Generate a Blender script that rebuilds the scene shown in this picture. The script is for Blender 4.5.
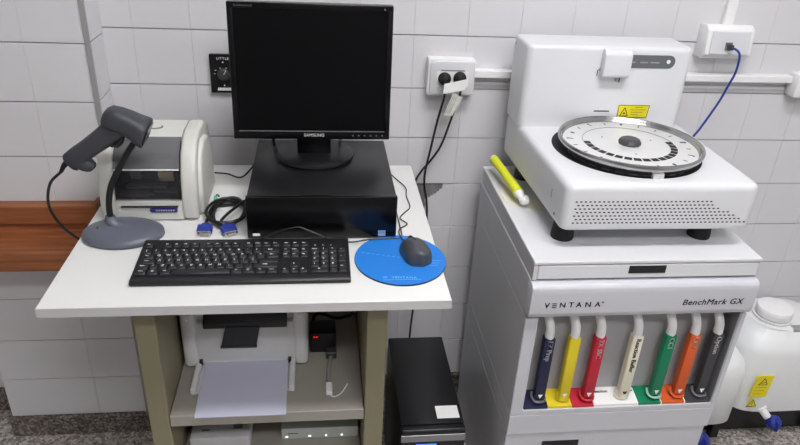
import bpy, bmesh, math, random
from mathutils import Vector, Matrix
random.seed(7)
S = bpy.context.scene
COL = S.collection
for o in list(bpy.data.objects):
    bpy.data.objects.remove(o)

# ------------------------------------------------------------------ camera
CAM = Vector((0, 0, 1.70))
F_PX, YAW, PITCH, ROLL = 676.45, 0.130923, 0.483312, 0.053649
cy, sy, cp, sp = math.cos(YAW), math.sin(YAW), math.cos(PITCH), math.sin(PITCH)
fw = Vector((sy * cp, cy * cp, -sp))
rt = Vector((cy, -sy, 0))
up = rt.cross(fw)
cr, sr = math.cos(ROLL), math.sin(ROLL)
rt2 = cr * rt + sr * up
up2 = -sr * rt + cr * up
cam = bpy.data.cameras.new('camera')
camo = bpy.data.objects.new('camera', cam)
COL.objects.link(camo)
m = Matrix((rt2, up2, -fw)).transposed().to_4x4()
m.translation = CAM
camo.matrix_world = m
cam.sensor_width = 36.0
cam.lens = 36.0 * F_PX / 800.0
cam.clip_start = 0.02
S.camera = camo

# ------------------------------------------------------------------ world, exposure
w = bpy.data.worlds.new('world')
S.world = w
w.use_nodes = True
w.node_tree.nodes['Background'].inputs[0].default_value = (0.9, 0.95, 1.0, 1)
w.node_tree.nodes['Background'].inputs[1].default_value = 0.15
S.view_settings.view_transform = 'Standard'
S.view_settings.look = 'None'
S.view_settings.gamma = 1
S.view_settings.use_curve_mapping = False
S.view_settings.exposure = 0.86
LAMP_STRENGTH = 19.0
ROOM = dict(x0=-1.9, x1=2.25, y0=-1.9, y1=1.883, h=3.0)
LAMPS = [(0.50, 0.62, 1.24, 0.34), (0.50, -0.80, 1.24, 0.34)]   # x, y, size x, size y; second one unseen, added for front light


# ------------------------------------------------------------------ materials
def lin(c):
    c = c / 255.0
    return c / 12.92 if c <= 0.04045 else ((c + 0.055) / 1.055) ** 2.4


MATS = {}


def M(name, rgb, rough=0.5, metal=0.0, var=0.0, scale=30.0, bump=0.0, coat=0.0, emit=0.0, spec=0.5, trans=0.0, alpha=1.0, sss=0.0):
    if name in MATS:
        return MATS[name]
    mt = bpy.data.materials.new(name)
    mt.use_nodes = True
    nt = mt.node_tree
    b = nt.nodes['Principled BSDF']
    col = (lin(rgb[0]), lin(rgb[1]), lin(rgb[2]), 1)
    b.inputs['Base Color'].default_value = col
    b.inputs['Roughness'].default_value = rough
    b.inputs['Metallic'].default_value = metal
    b.inputs['Specular IOR Level'].default_value = spec
    b.inputs['Coat Weight'].default_value = coat
    b.inputs['Coat Roughness'].default_value = 0.08
    b.inputs['Transmission Weight'].default_value = trans
    b.inputs['Alpha'].default_value = alpha
    if sss:
        b.inputs['Subsurface Weight'].default_value = sss
        b.inputs['Subsurface Radius'].default_value = (0.03, 0.03, 0.03)
    if emit:
        b.inputs['Emission Color'].default_value = col
        b.inputs['Emission Strength'].default_value = emit
    if var or bump:
        tc = nt.nodes.new('ShaderNodeTexCoord')
        nz = nt.nodes.new('ShaderNodeTexNoise')
        nz.inputs['Scale'].default_value = scale
        nz.inputs['Detail'].default_value = 5
        nt.links.new(tc.outputs['Object'], nz.inputs['Vector'])
        if var:
            rp = nt.nodes.new('ShaderNodeMapRange')
            rp.inputs['From Min'].default_value = 0.25
            rp.inputs['From Max'].default_value = 0.75
            rp.inputs['To Min'].default_value = 1 - var
            rp.inputs['To Max'].default_value = 1 + var
            nt.links.new(nz.outputs['Fac'], rp.inputs['Value'])
            mx = nt.nodes.new('ShaderNodeMix')
            mx.data_type = 'RGBA'
            mx.blend_type = 'MULTIPLY'
            mx.inputs['Factor'].default_value = 1
            mx.inputs['A'].default_value = col
            nt.links.new(rp.outputs['Result'], mx.inputs['B'])
            nt.links.new(mx.outputs['Result'], b.inputs['Base Color'])
        if bump:
            bp = nt.nodes.new('ShaderNodeBump')
            bp.inputs['Strength'].default_value = bump
            bp.inputs['Distance'].default_value = 0.002
            nt.links.new(nz.outputs['Fac'], bp.inputs['Height'])
            nt.links.new(bp.outputs['Normal'], b.inputs['Normal'])
    MATS[name] = mt
    return mt


def granite(name, cols, scale):
    mt = bpy.data.materials.new(name)
    mt.use_nodes = True
    nt = mt.node_tree
    b = nt.nodes['Principled BSDF']
    tc = nt.nodes.new('ShaderNodeTexCoord')
    v = nt.nodes.new('ShaderNodeTexVoronoi')
    v.inputs['Scale'].default_value = scale
    v.inputs['Randomness'].default_value = 1
    n2 = nt.nodes.new('ShaderNodeTexNoise')
    n2.inputs['Scale'].default_value = scale * 0.6
    n2.inputs['Detail'].default_value = 8
    nt.links.new(tc.outputs['Object'], v.inputs['Vector'])
    nt.links.new(tc.outputs['Object'], n2.inputs['Vector'])
    sep = nt.nodes.new('ShaderNodeSeparateColor')
    nt.links.new(v.outputs['Color'], sep.inputs['Color'])
    ad = nt.nodes.new('ShaderNodeMath')
    ad.operation = 'MULTIPLY_ADD'
    ad.inputs[1].default_value = 0.6
    nt.links.new(sep.outputs[0], ad.inputs[0])
    ml = nt.nodes.new('ShaderNodeMath')
    ml.operation = 'MULTIPLY'
    ml.inputs[1].default_value = 0.4
    nt.links.new(n2.outputs['Fac'], ml.inputs[0])
    nt.links.new(ml.outputs[0], ad.inputs[2])
    r = nt.nodes.new('ShaderNodeValToRGB')
    r.color_ramp.interpolation = 'LINEAR'
    e = r.color_ramp.elements
    while len(e) < len(cols):
        e.new(0.5)
    for i, c in enumerate(cols):
        e[i].position = 0.12 + 0.72 * i / (len(cols) - 1)
        e[i].color = (lin(c[0]), lin(c[1]), lin(c[2]), 1)
    nt.links.new(ad.outputs[0], r.inputs['Fac'])
    nt.links.new(r.outputs['Color'], b.inputs['Base Color'])
    b.inputs['Roughness'].default_value = 0.35
    MATS[name] = mt
    return mt


def wood(name, c1, c2):
    mt = bpy.data.materials.new(name)
    mt.use_nodes = True
    nt = mt.node_tree
    b = nt.nodes['Principled BSDF']
    tc = nt.nodes.new('ShaderNodeTexCoord')
    mp = nt.nodes.new('ShaderNodeMapping')
    mp.inputs['Scale'].default_value = (1.5, 25, 25)
    n = nt.nodes.new('ShaderNodeTexNoise')
    n.inputs['Scale'].default_value = 3
    n.inputs['Detail'].default_value = 6
    n.inputs['Distortion'].default_value = 0.6
    nt.links.new(tc.outputs['Object'], mp.inputs['Vector'])
    nt.links.new(mp.outputs['Vector'], n.inputs['Vector'])
    r = nt.nodes.new('ShaderNodeValToRGB')
    e = r.color_ramp.elements
    e[0].position, e[1].position = 0.3, 0.7
    e[0].color = (lin(c1[0]), lin(c1[1]), lin(c1[2]), 1)
    e[1].color = (lin(c2[0]), lin(c2[1]), lin(c2[2]), 1)
    nt.links.new(n.outputs['Fac'], r.inputs['Fac'])
    nt.links.new(r.outputs['Color'], b.inputs['Base Color'])
    b.inputs['Roughness'].default_value = 0.4
    MATS[name] = mt
    return mt


TILE = M('glazed_tile', (216, 215, 218), 0.22, var=0.02, scale=4)
GROUT = M('grout', (176, 173, 171), 0.9, var=0.1, scale=80)
PAINT = M('wall_paint', (226, 226, 226), 0.7, var=0.02, scale=6)
GRAN = granite('floor_granite', [(92, 84, 78), (146, 138, 130), (182, 175, 168), (222, 216, 210)], 130)
GRANB = granite('baseboard_granite', [(50, 44, 40), (88, 80, 74), (120, 112, 106), (160, 152, 146)], 150)
WOOD = wood('brown_wood', (122, 68, 40), (168, 104, 64))
LAM = M('white_laminate', (220, 220, 218), 0.42, var=0.012, scale=8)
EDGE = M('laminate_edge', (196, 195, 196), 0.5, var=0.02, scale=20)
OLIVE = M('olive_laminate', (134, 128, 104), 0.55, var=0.03, scale=14)
SHELFM = M('shelf_laminate', (160, 156, 146), 0.5, var=0.03, scale=14)
WHITE = M('white_enamel', (216, 217, 220), 0.35, var=0.01, scale=10)
WHITE2 = M('white_plastic', (236, 236, 236), 0.4, var=0.012, scale=15)
CABG = M('cabinet_grey_enamel', (200, 201, 207), 0.4, var=0.012, scale=10)
GREYPL = M('printer_grey_plastic', (206, 206, 200), 0.45, var=0.02, scale=25)
PRWHITE = M('laser_printer_plastic', (218, 218, 218), 0.45, var=0.02, scale=20)
BLACK = M('black_plastic', (22, 22, 24), 0.38, var=0.08, scale=60)
BLACKM = M('black_metal', (19, 20, 23), 0.36, var=0.08, scale=40)
GLOSSBLK = M('gloss_black', (7, 7, 9), 0.25, spec=0.35)
SCREEN = M('screen_glass', (3, 3, 5), 0.35, spec=0.2)
KEYM = M('key_plastic', (27, 27, 31), 0.5, var=0.05, scale=90)
KBM = M('keyboard_plastic', (22, 22, 25), 0.45, var=0.05, scale=60)
RUBBER = M('black_rubber', (18, 18, 19), 0.7)
SLATE = M('slate_plastic', (92, 96, 108), 0.4, var=0.05, scale=50)
SCANM = M('scanner_plastic', (56, 58, 64), 0.5, var=0.06, scale=60)
METAL = M('brushed_metal', (176, 176, 176), 0.25, metal=1.0, var=0.05, scale=40)
DISC = M('disc_metal', (226, 226, 226), 0.38, metal=0.35, var=0.03, scale=20)
CHROME = M('chrome', (220, 220, 222), 0.12, metal=1.0)
DARKG = M('dark_grey', (58, 60, 62), 0.5)
MIDG = M('mid_grey', (112, 114, 116), 0.5)
GREYTR = M('grey_trim', (150, 150, 150), 0.45, var=0.03)
BLUEPAD = M('blue_pad', (24, 118, 205), 0.65, var=0.03, scale=200)
BLUEPL = M('blue_plastic', (26, 48, 142), 0.4)
NAVY = M('navy_plastic', (24, 30, 66), 0.45)
YEL = M('yellow_plastic', (222, 200, 40), 0.45)
RED = M('red_plastic', (190, 32, 56), 0.45)
CREAM = M('cream_plastic', (226, 222, 200), 0.45)
GREEN = M('green_plastic', (10, 124, 86), 0.45)
ORANGE = M('orange_plastic', (214, 92, 40), 0.45)
CHAR = M('charcoal_plastic', (62, 62, 66), 0.45)
YTUBE = M('yellow_green_rubber', (222, 226, 40), 0.4)
STICK = M('yellow_sticker', (232, 216, 30), 0.5)
PAPER = M('paper', (192, 193, 212), 0.8, var=0.01)
LABEL = M('white_label', (236, 236, 234), 0.7)
INKW = M('white_ink', (245, 245, 245), 0.6)
INKG = M('pale_grey_ink', (164, 166, 168), 0.6)
INKB = M('black_ink', (24, 24, 26), 0.6)
INKY = M('ochre_ink', (132, 118, 30), 0.6)
CARBOY = M('translucent_polyethylene', (234, 236, 236), 0.45, var=0.01, scale=8, sss=0.3)
LID = M('white_cap', (240, 240, 240), 0.45)
BLUECAB = M('blue_cable', (36, 66, 150), 0.45)
PURPLE = M('badge_purple', (38, 30, 112), 0.4)
REDLED = M('red_led', (255, 40, 30), 0.4, emit=0.35)
WLED = M('green_white_led', (225, 255, 225), 0.4, emit=1.2)
BLUELED = M('blue_led', (50, 90, 255), 0.4, emit=1.5)
TEAL = M('teal_plastic', (40, 176, 130), 0.4)
TAPEM = M('adhesive_dark', (132, 132, 132), 0.85, var=0.15, scale=60)
SMOKE = M('smoked_window', (60, 61, 63), 0.12, alpha=0.3)
LAMPM = M('lamp_diffuser', (252, 251, 252), 0.6, emit=LAMP_STRENGTH)
DIRTY = M('stained_enamel', (232, 226, 212), 0.5)


# ------------------------------------------------------------------ geometry builder
def basis(axis):
    axis = Vector(axis).normalized()
    h = Vector((0, 0, 1)) if abs(axis.z) < 0.9 else Vector((1, 0, 0))
    a = axis.cross(h).normalized()
    return a, axis.cross(a).normalized()


def catmull(pts, n=8):
    pts = [Vector(p) for p in pts]
    if len(pts) < 3:
        return pts
    P = [2 * pts[0] - pts[1]] + pts + [2 * pts[-1] - pts[-2]]
    out = []
    for i in range(1, len(P) - 2):
        a, b, c, d = P[i - 1:i + 3]
        for k in range(n):
            t = k / n
            out.append(0.5 * (2 * b + (c - a) * t + (2 * a - 5 * b + 4 * c - d) * t * t + (3 * b - a - 3 * c + d) * t ** 3))
    out.append(pts[-1])
    return out


class G:
    def __init__(s):
        s.bm = bmesh.new()

    def merge(s, b):
        me = bpy.data.meshes.new('t')
        b.to_mesh(me)
        b.free()
        s.bm.from_mesh(me)
        bpy.data.meshes.remove(me)
        return s

    def box(s, x0, x1, y0, y1, z0, z1, bev=0.0, seg=2, mat=None):
        b = bmesh.new()
        bmesh.ops.create_cube(b, size=1)
        for v in b.verts:
            v.co = Vector(((x0 + x1) / 2 + v.co.x * (x1 - x0), (y0 + y1) / 2 + v.co.y * (y1 - y0), (z0 + z1) / 2 + v.co.z * (z1 - z0)))
        if bev:
            bmesh.ops.bevel(b, geom=b.edges[:], offset=bev, segments=seg, affect='EDGES', profile=0.5)
        if mat:
            b.transform(mat)
        return s.merge(b)

    def prism(s, poly, axis, a, c, bev=0.0, seg=2):
        """poly 2D extruded along axis from a to c. axis x: poly=(y,z); y: (x,z); z: (x,y)"""
        b = bmesh.new()

        def P(u, v, t):
            return {'x': (t, u, v), 'y': (u, t, v), 'z': (u, v, t)}[axis]
        A = [b.verts.new(P(u, v, a)) for u, v in poly]
        Cc = [b.verts.new(P(u, v, c)) for u, v in poly]
        n = len(poly)
        b.faces.new(A)
        b.faces.new(Cc[::-1])
        for i in range(n):
            b.faces.new((A[i], Cc[i], Cc[(i + 1) % n], A[(i + 1) % n]))
        bmesh.ops.recalc_face_normals(b, faces=b.faces[:])
        if bev:
            bmesh.ops.bevel(b, geom=b.edges[:], offset=bev, segments=seg, affect='EDGES', profile=0.5, clamp_overlap=True)
        return s.merge(b)

    def rings(s, rings, cap=True, closed=False):
        b = bmesh.new()
        R = [[b.verts.new(p) for p in r] for r in rings]
        n = len(R[0])
        m_ = len(R)
        for i in range(m_ if closed else m_ - 1):
            for j in range(n):
                b.faces.new((R[i][j], R[i][(j + 1) % n], R[(i + 1) % m_][(j + 1) % n], R[(i + 1) % m_][j]))
        if cap and not closed:
            b.faces.new(R[0][::-1])
            b.faces.new(R[-1])
        bmesh.ops.recalc_face_normals(b, faces=b.faces[:])
        return s.merge(b)

    def tube(s, pts, r, n=8, smooth=True, closed=False, k=8):
        P = catmull(pts, k) if smooth else [Vector(p) for p in pts]
        out = []
        a0 = None
        for i, p in enumerate(P):
            t = (P[min(i + 1, len(P) - 1)] - P[max(i - 1, 0)])
            if t.length < 1e-9:
                t = Vector((0, 0, 1))
            t.normalize()
            if a0 is None:
                a, _ = basis(t)
            else:
                a = (a0 - t * a0.dot(t)).normalized()
            a0 = a
            c = t.cross(a)
            rr = r(i / (len(P) - 1)) if callable(r) else r
            out.append([p + rr * (math.cos(q * 2 * math.pi / n) * a + math.sin(q * 2 * math.pi / n) * c) for q in range(n)])
        return s.rings(out)

    def lathe(s, prof, c=(0, 0, 0), n=48, axis=(0, 0, 1), closed=False):
        """prof = [(radius, height along axis)]"""
        ax = Vector(axis).normalized()
        a, d = basis(ax)
        c = Vector(c)
        R = [[c + ax * h + max(r, 1e-5) * (math.cos(q * 2 * math.pi / n) * a + math.sin(q * 2 * math.pi / n) * d) for q in range(n)] for r, h in prof]
        return s.rings(R, closed=closed)

    def sup(s, prof, n=40):
        """prof=[(cx,cy,z,rx,ry,exponent)]"""
        R = []
        for cx, cy_, z, rx, ry, e in prof:
            r = []
            for q in range(n):
                t = 2 * math.pi * q / n
                co, si = math.cos(t), math.sin(t)
                r.append(Vector((cx + rx * math.copysign(abs(co) ** (2 / e), co), cy_ + ry * math.copysign(abs(si) ** (2 / e), si), z)))
            R.append(r)
        return s.rings(R)

    def loft(s, secs, n=20, e=3.0):
        """secs=[(centre, widthdir, heightdir, half w, half h)] superellipse sections"""
        R = []
        for c, a, d, hw, hh in secs:
            c, a, d = Vector(c), Vector(a), Vector(d)
            r = []
            for q in range(n):
                t = 2 * math.pi * q / n
                co, si = math.cos(t), math.sin(t)
                r.append(c + a * hw * math.copysign(abs(co) ** (2 / e), co) + d * hh * math.copysign(abs(si) ** (2 / e), si))
            R.append(r)
        return s.rings(R)

    def build(s, name, mat, parent=None, angle=35, shift=None):
        me = bpy.data.meshes.new(name)
        if parent is not None:
            off = wloc(parent)
        elif shift is not None:
            off = Vector(shift)
        else:
            vs = [v.co for v in s.bm.verts]
            off = Vector(((min(v.x for v in vs) + max(v.x for v in vs)) / 2, (min(v.y for v in vs) + max(v.y for v in vs)) / 2, min(v.z for v in vs)))
        for v in s.bm.verts:
            v.co -= off
        s.bm.to_mesh(me)
        s.bm.free()
        me.polygons.foreach_set('use_smooth', [True] * len(me.polygons))
        me.set_sharp_from_angle(angle=math.radians(angle))
        me.materials.append(mat)
        o = bpy.data.objects.new(name, me)
        COL.objects.link(o)
        if parent is None:
            o.location = off
        else:
            o.parent = parent
        return o


def wloc(o):
    v = Vector((0, 0, 0))
    while o is not None:
        v += o.location
        o = o.parent
    return v


def tag(o, label, cat, group=None):
    o['label'] = label
    o['category'] = cat
    if group:
        o['group'] = group
    return o


def thing(name, label, cat, loc, group=None):
    o = bpy.data.objects.new(name, None)
    COL.objects.link(o)
    o.location = loc
    o.empty_display_size = 0.05
    return tag(o, label, cat, group)


def struct(o):
    o['kind'] = 'structure'
    return o


def inst(name, mesh, loc, parent, rot=None):
    o = bpy.data.objects.new(name, mesh)
    COL.objects.link(o)
    o.parent = parent
    o.location = Vector(loc) - wloc(parent)
    if rot:
        o.rotation_euler = rot
    return o


def text_bm(txt, size, shear=0.0, space=1.0, extr=0.0003, align='CENTER'):
    cu = bpy.data.curves.new('t', 'FONT')
    cu.body = txt
    cu.size = size
    cu.shear = shear
    cu.space_character = space
    cu.extrude = extr
    cu.align_x = align
    cu.align_y = 'CENTER'
    cu.resolution_u = 3
    o = bpy.data.objects.new('t', cu)
    COL.objects.link(o)
    dg = bpy.context.evaluated_depsgraph_get()
    me = bpy.data.meshes.new_from_object(o.evaluated_get(dg))
    bpy.data.objects.remove(o)
    bpy.data.curves.remove(cu)
    return me


def add_text(g, txt, c, right, upv, size, shear=0.0, space=1.0, align='CENTER', bold=0.0, extr=0.0003):
    me = text_bm(txt, size, shear, space, extr, align)
    r, u = Vector(right).normalized(), Vector(upv).normalized()
    n = r.cross(u)
    mt = Matrix((r, u, n)).transposed().to_4x4()
    mt.translation = Vector(c)
    me.transform(mt)
    g.bm.from_mesh(me)
    if bold:
        for d in (-bold, bold):
            me.transform(Matrix.Translation(r * d))
            g.bm.from_mesh(me)
    bpy.data.meshes.remove(me)
    return g


def rrect(x0, x1, y0, y1, r, n=5, corners=(1, 1, 1, 1)):
    """rounded rectangle polygon, corners order: bl, br, tr, tl"""
    out = []
    for (cx, cy_, a0), use in zip(((x0 + r, y0 + r, 180), (x1 - r, y0 + r, 270), (x1 - r, y1 - r, 0), (x0 + r, y1 - r, 90)), corners):
        if use:
            for k in range(n + 1):
                a = math.radians(a0 + 90 * k / n)
                out.append((cx + r * math.cos(a), cy_ + r * math.sin(a)))
        else:
            out.append({180: (x0, y0), 270: (x1, y0), 0: (x1, y1), 90: (x0, y1)}[a0])
    return out


XR, ZU, YI = (1, 0, 0), (0, 0, 1), (0, 1, 0)

# ------------------------------------------------------------------ room shell
R = ROOM
struct(G().box(R['x0'], R['x1'], R['y0'], R['y1'] + 0.1, -0.06, 0).build('floor', GRAN))
struct(G().box(R['x0'], R['x1'], R['y0'], R['y1'] + 0.1, R['h'], R['h'] + 0.06).build('ceiling', PAINT))
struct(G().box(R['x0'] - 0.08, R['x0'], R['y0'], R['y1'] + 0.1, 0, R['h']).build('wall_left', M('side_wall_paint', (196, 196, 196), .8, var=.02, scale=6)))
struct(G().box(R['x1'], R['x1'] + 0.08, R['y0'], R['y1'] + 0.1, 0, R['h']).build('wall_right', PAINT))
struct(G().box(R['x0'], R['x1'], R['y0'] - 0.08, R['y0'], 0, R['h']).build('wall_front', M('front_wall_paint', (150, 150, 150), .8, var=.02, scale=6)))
wall = struct(G().box(R['x0'], R['x1'], 1.883, 1.983, 0, R['h']).build('wall_back', GROUT))
PIT = 0.1496
GX0, GZ0 = 0.258, 0.092


def tile_mesh(wd, ht, th=0.0085):
    g = G().box(-wd / 2, wd / 2, 0, th, -ht / 2, ht / 2, 0.0008, 1)
    o = g.build('tmp', TILE, shift=(0, 0, 0))
    me = o.data
    bpy.data.objects.remove(o)
    return me


TW, TH = 0.1493, 0.1472
tm = tile_mesh(TW, TH)
ROWS = 11
for k in range(-10, 13):
    xa = GX0 + k * PIT
    if -0.99 < xa + PIT / 2 < -0.58 or xa + PIT > 2.25:
        continue
    for j in range(ROWS):
        if k == 0 and j == 4:
            continue
        inst('tile', tm, (xa + PIT / 2, 1.875 + random.uniform(-.0003, .0003), GZ0 + (j + .5) * 0.15), wall,
             (random.uniform(-.003, .003), 0, random.uniform(-.003, .003)))
# the broken tile: what is left of it and the ribbed mortar behind
x0, z1 = GX0 + 0.0006, GZ0 + 5 * 0.15 - 0.0016
z0 = z1 - TH
x1 = x0 + TW
poly = [(x1, z1), (x1, z0), (x0 + .052, z0), (x0 + .054, z0 + .03), (x0 + .060, z0 + .055), (x0 + .066, z0 + .078), (x0 + .062, z0 + .092),
        (x0 + .078, z0 + .104), (x0 + .092, z0 + .113), (x0 + .104, z0 + .124), (x0 + .114, z0 + .134), (x0 + .116, z1)]
G().prism(poly, 'y', 1.875, 1.8825).build('broken_tile', TILE, wall)
g = G().box(x0, x1, 1.881, 1.884, z0, z1)
for i in range(14):
    g.box(x0 + .004 + i * .0088, x0 + .0090 + i * .0088, 1.8762, 1.8825, z0 + .002, z1 - .002)
mo = g.build('ribbed_mortar', TAPEM, wall)
# painted upper wall
G().box(R['x0'], R['x1'], 1.874, 1.8835, GZ0 + ROWS * 0.15 + .002, R['h'] - .001).build('upper_paint', PAINT, wall)
bb = struct(G().box(-0.565, R['x1'], 1.866, 1.8835, 0, GZ0 - .002, 0.002, 1).build('baseboard_back', GRANB))
struct(G().box(R['x0'], -0.99, 1.866, 1.8835, 0, GZ0 - .002, 0.002, 1).build('baseboard_recess', GRANB))

# pillar
PX0, PX1, PY0 = -0.99, -0.5665, 1.75
pil = struct(G().box(PX0 + .008, PX1 - .008, PY0 + .008, 1.884, 0, R['h']).build('wall_pillar', GROUT))
cut = tile_mesh(0.1245, TH)
PZ0 = 0.078
for j in range(ROWS):
    zc = PZ0 + (j + .5) * .15
    inst('tile', tm, (PX1 - .003 - PIT / 2, PY0, zc), pil)
    inst('tile', tm, (PX1 - .003 - 1.5 * PIT, PY0, zc), pil)
    inst('tile', cut, (PX0 + .0622, PY0, zc), pil)
    inst('tile', cut, (PX1 - .0005, PY0 + .0625, zc), pil, (0, 0, math.pi / 2))
G().box(PX0, PX1, PY0, 1.883, PZ0 + ROWS * .15 + .002, R['h'] - .001).build('upper_paint', PAINT, pil)
struct(G().box(PX0 - .008, PX1 + .008, PY0 - .01, 1.866, 0, PZ0 - .002, 0.002, 1).build('baseboard_pillar', GRANB))
struct(G().prism([(PX1 - .0085, PY0 - .003), (PX1 + .0025, PY0 - .003), (PX1 + .0025, PY0 + .010), (PX1 - .0002, PY0 + .010), (PX1 - .0002, PY0 - .0004), (PX1 - .0085, PY0 - .0004)], 'z', PZ0, 2.1).build('trim_1', GREYTR))

# ceiling lamps
for (lx, ly, sx_, sy_), where in zip(LAMPS, ('over the slide stainer', 'added over the front of the room as fill light')):
    t = thing('ceiling_light', 'long fluorescent ceiling fitting ' + where, 'light', (lx, ly, R['h'] - .07))
    g = G()
    for a, b, c, d in ((-1, -.9, -1, 1), (.9, 1, -1, 1), (-.9, .9, -1, -.97), (-.9, .9, .97, 1)):
        g.box(lx + a * sx_ / 2, lx + b * sx_ / 2, ly + c * sy_ / 2, ly + d * sy_ / 2, R['h'] - .07, R['h'])
    g.build('frame', WHITE2, t)
    G().box(lx - sx_ * .45, lx + sx_ * .45, ly - sy_ * .485, ly + sy_ * .485, R['h'] - .062, R['h'] - .05).build('diffuser', LAMPM, t)

# ------------------------------------------------------------------ wooden wall shelf on the pillar
t = thing('wooden_shelf', 'brown wooden wall shelf with a back rail on the tiled pillar', 'shelf', (-.79, 1.75, .72))
G().box(-.985, -.603, 1.712, 1.7495, .796, .850, .002, 1).build('back_rail', WOOD, t)
G().box(-.985, -.60, 1.6, 1.7495, .745, .775, .002, 1).build('shelf_board', WOOD, t)
G().box(-.985, -.60, 1.588, 1.6, .722, .778, .002, 1).build('front_lip', WOOD, t)
G().box(-.985, -.603, 1.718, 1.7495, .776, .794).build('riser', WOOD, t)
G().box(-.610, -.600, 1.70, 1.7495, .776, .862, .002, 1).build('end_block', WOOD, t)

# ------------------------------------------------------------------ table
TZ = .935
t = thing('computer_table', 'white laminate computer table with olive panel legs and a lower shelf', 'table', (-.137, 1.456, 0))
top = G().box(-.535, .260, 1.111, 1.80, TZ - .0215, TZ, .0015, 1).build('tabletop', LAM, t)
G().box(-.5352, .2602, 1.1098, 1.1112, TZ - .021, TZ - .001).build('edge_band', EDGE, top)
G().box(-.385, -.342, 1.18, 1.76, 0, TZ - .0215, .002, 1).build('leg', OLIVE, t)
G().box(.096, .140, 1.18, 1.76, 0, TZ - .0215, .002, 1).build('leg', OLIVE, t)
SZ = .588
G().box(-.3405, .0945, 1.18, 1.70, SZ - .031, SZ, .0015, 1).build('shelf', SHELFM, t)
LZ = .395
G().box(-.3405, .0945, 1.20, 1.70, LZ - .028, LZ, .0015, 1).build('shelf', SHELFM, t)
G().box(-.3405, .0945, 1.73, 1.745, .10, .60).build('back_panel', OLIVE, t)


# ------------------------------------------------------------------ desktop computer and monitor
t = thing('desktop_computer', 'flat black desktop computer lying under the monitor', 'computer', (.003, 1.55, TZ))
PCX0, PCX1, PCY0, PCY1, PCZ = -.166, .172, 1.365, 1.722, 1.041
G().box(PCX0 + .002, PCX1 - .002, PCY0 + .012, PCY1, TZ + .006, PCZ, .0025, 2).build('case', BLACKM, t)
bez = G().box(PCX0, PCX1, PCY0, PCY0 + .014, TZ + .004, PCZ + .001, .003, 2).build('front_bezel', GLOSSBLK, t)
G().box(PCX0 + .012, PCX0 + .028, PCY0 - .0006, PCY0 + .001, TZ + .011, TZ + .017).build('logo_plate', INKW, bez)
b2 = G().box(PCX1 - .042, PCX1 - .025, PCY0 - .0006, PCY0 + .001, TZ + .008, TZ + .022).build('processor_badge', M('badge_pale_blue', (150, 170, 196), .4), bez)
G().box(PCX1 - .0405, PCX1 - .0265, PCY0 - .001, PCY0, TZ + .016, TZ + .0205).build('badge_band', M('badge_blue', (110, 140, 190), .4), bez)
for fx in (PCX0 + .03, PCX1 - .03):
    for fy in (PCY0 + .04, PCY1 - .04):
        G().lathe([(.009, 0), (.009, .0065)], (fx, fy, TZ), 12).build('rubber_foot', RUBBER, t)

MY = 1.575
t = thing('monitor', 'black flat screen monitor on a round foot on the desktop computer', 'monitor', (-.016, 1.614, PCZ + .001))
c0 = (-.016, 1.614, PCZ + .001)
b = G().lathe([(.098, 0), (.100, .004), (.099, .009), (.090, .0125), (.05, .0145), (.0, .0148)], c0, 64).build('base', BLACKM, t)
G().prism([(-.058, 1.590), (.025, 1.590), (.025, 1.635), (-.058, 1.635)], 'z', PCZ + .013, 1.135, .003).build('neck', GLOSSBLK, t)
tilt = Matrix.Translation((0, MY, 1.10)) @ Matrix.Rotation(math.radians(-3), 4, 'X') @ Matrix.Translation((0, -MY, -1.10))


def tiltbuild(g, *a):
    g.bm.transform(tilt)
    return g.build(*a)


MX0, MX1, MZ0, MZ1 = -.208, .169, 1.099, 1.418
g = G()
BZ = .014
g.box(MX0, MX1, MY, MY + .03, MZ0, MZ0 + .022, .002)
g.box(MX0, MX1, MY, MY + .03, MZ1 - BZ, MZ1, .002)
g.box(MX0, MX0 + BZ, MY, MY + .03, MZ0 + .018, MZ1 - .01, .002)
g.box(MX1 - BZ, MX1, MY, MY + .03, MZ0 + .018, MZ1 - .01, .002)
fr = tiltbuild(g, 'bezel', GLOSSBLK, t)
tiltbuild(G().box(MX0 + .01, MX1 - .01, MY + .003, MY + .02, MZ0 + .01, MZ1 - .01), 'screen', SCREEN, t)
tiltbuild(G().box(MX0 + .004, MX1 - .004, MY + .028, MY + .055, MZ0 + .006, MZ1 - .006, .008, 3), 'back_shell', BLACK, t)
tiltbuild(G().box(MX0 + .013, MX1 - .013, MY - .0006, MY + .001, MZ0 + .0195, MZ0 + .0215), 'trim_line', MIDG, fr)
g = add_text(G(), 'SAMSUNG', ((MX0 + MX1) / 2 + .004, MY - .0004, MZ0 + .0105), XR, ZU, .0105, space=1.05, bold=.0003)
tiltbuild(g, 'maker_name', INKW, fr)
g = G()
for i in range(6):
    g.box(MX1 - .092 + i * .0145, MX1 - .0885 + i * .0145, MY - .0006, MY + .001, MZ0 + .009, MZ0 + .0115)
tiltbuild(g, 'button_marks', MIDG, fr)
g = G()
for i in range(10):
    g.box(MX0 + .016 + i * .0042, MX0 + .0188 + i * .0042, MY - .0006, MY + .001, MZ1 - .0095, MZ1 - .0058 + .001 * (i % 3 == 0))
tiltbuild(g, 'series_name', DARKG, fr)
tiltbuild(G().lathe([(.002, 0), (.002, .001)], (MX1 - .02, MY + .0002, MZ1 - .008), 10, (0, -1, 0)), 'corner_mark', MIDG, fr)
# ports / cable stubs below the panel
g = G()
g.tube([(-.118, 1.63, 1.12), (-.118, 1.635, 1.07), (-.118, 1.66, 1.05), (-.125, 1.70, 1.047)], .0035)
g.tube([(.05, 1.63, 1.12), (.05, 1.635, 1.09), (.052, 1.68, 1.06), (.055, 1.735, 1.04)], .003)
g.build('cable', BLACK, t)

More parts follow.
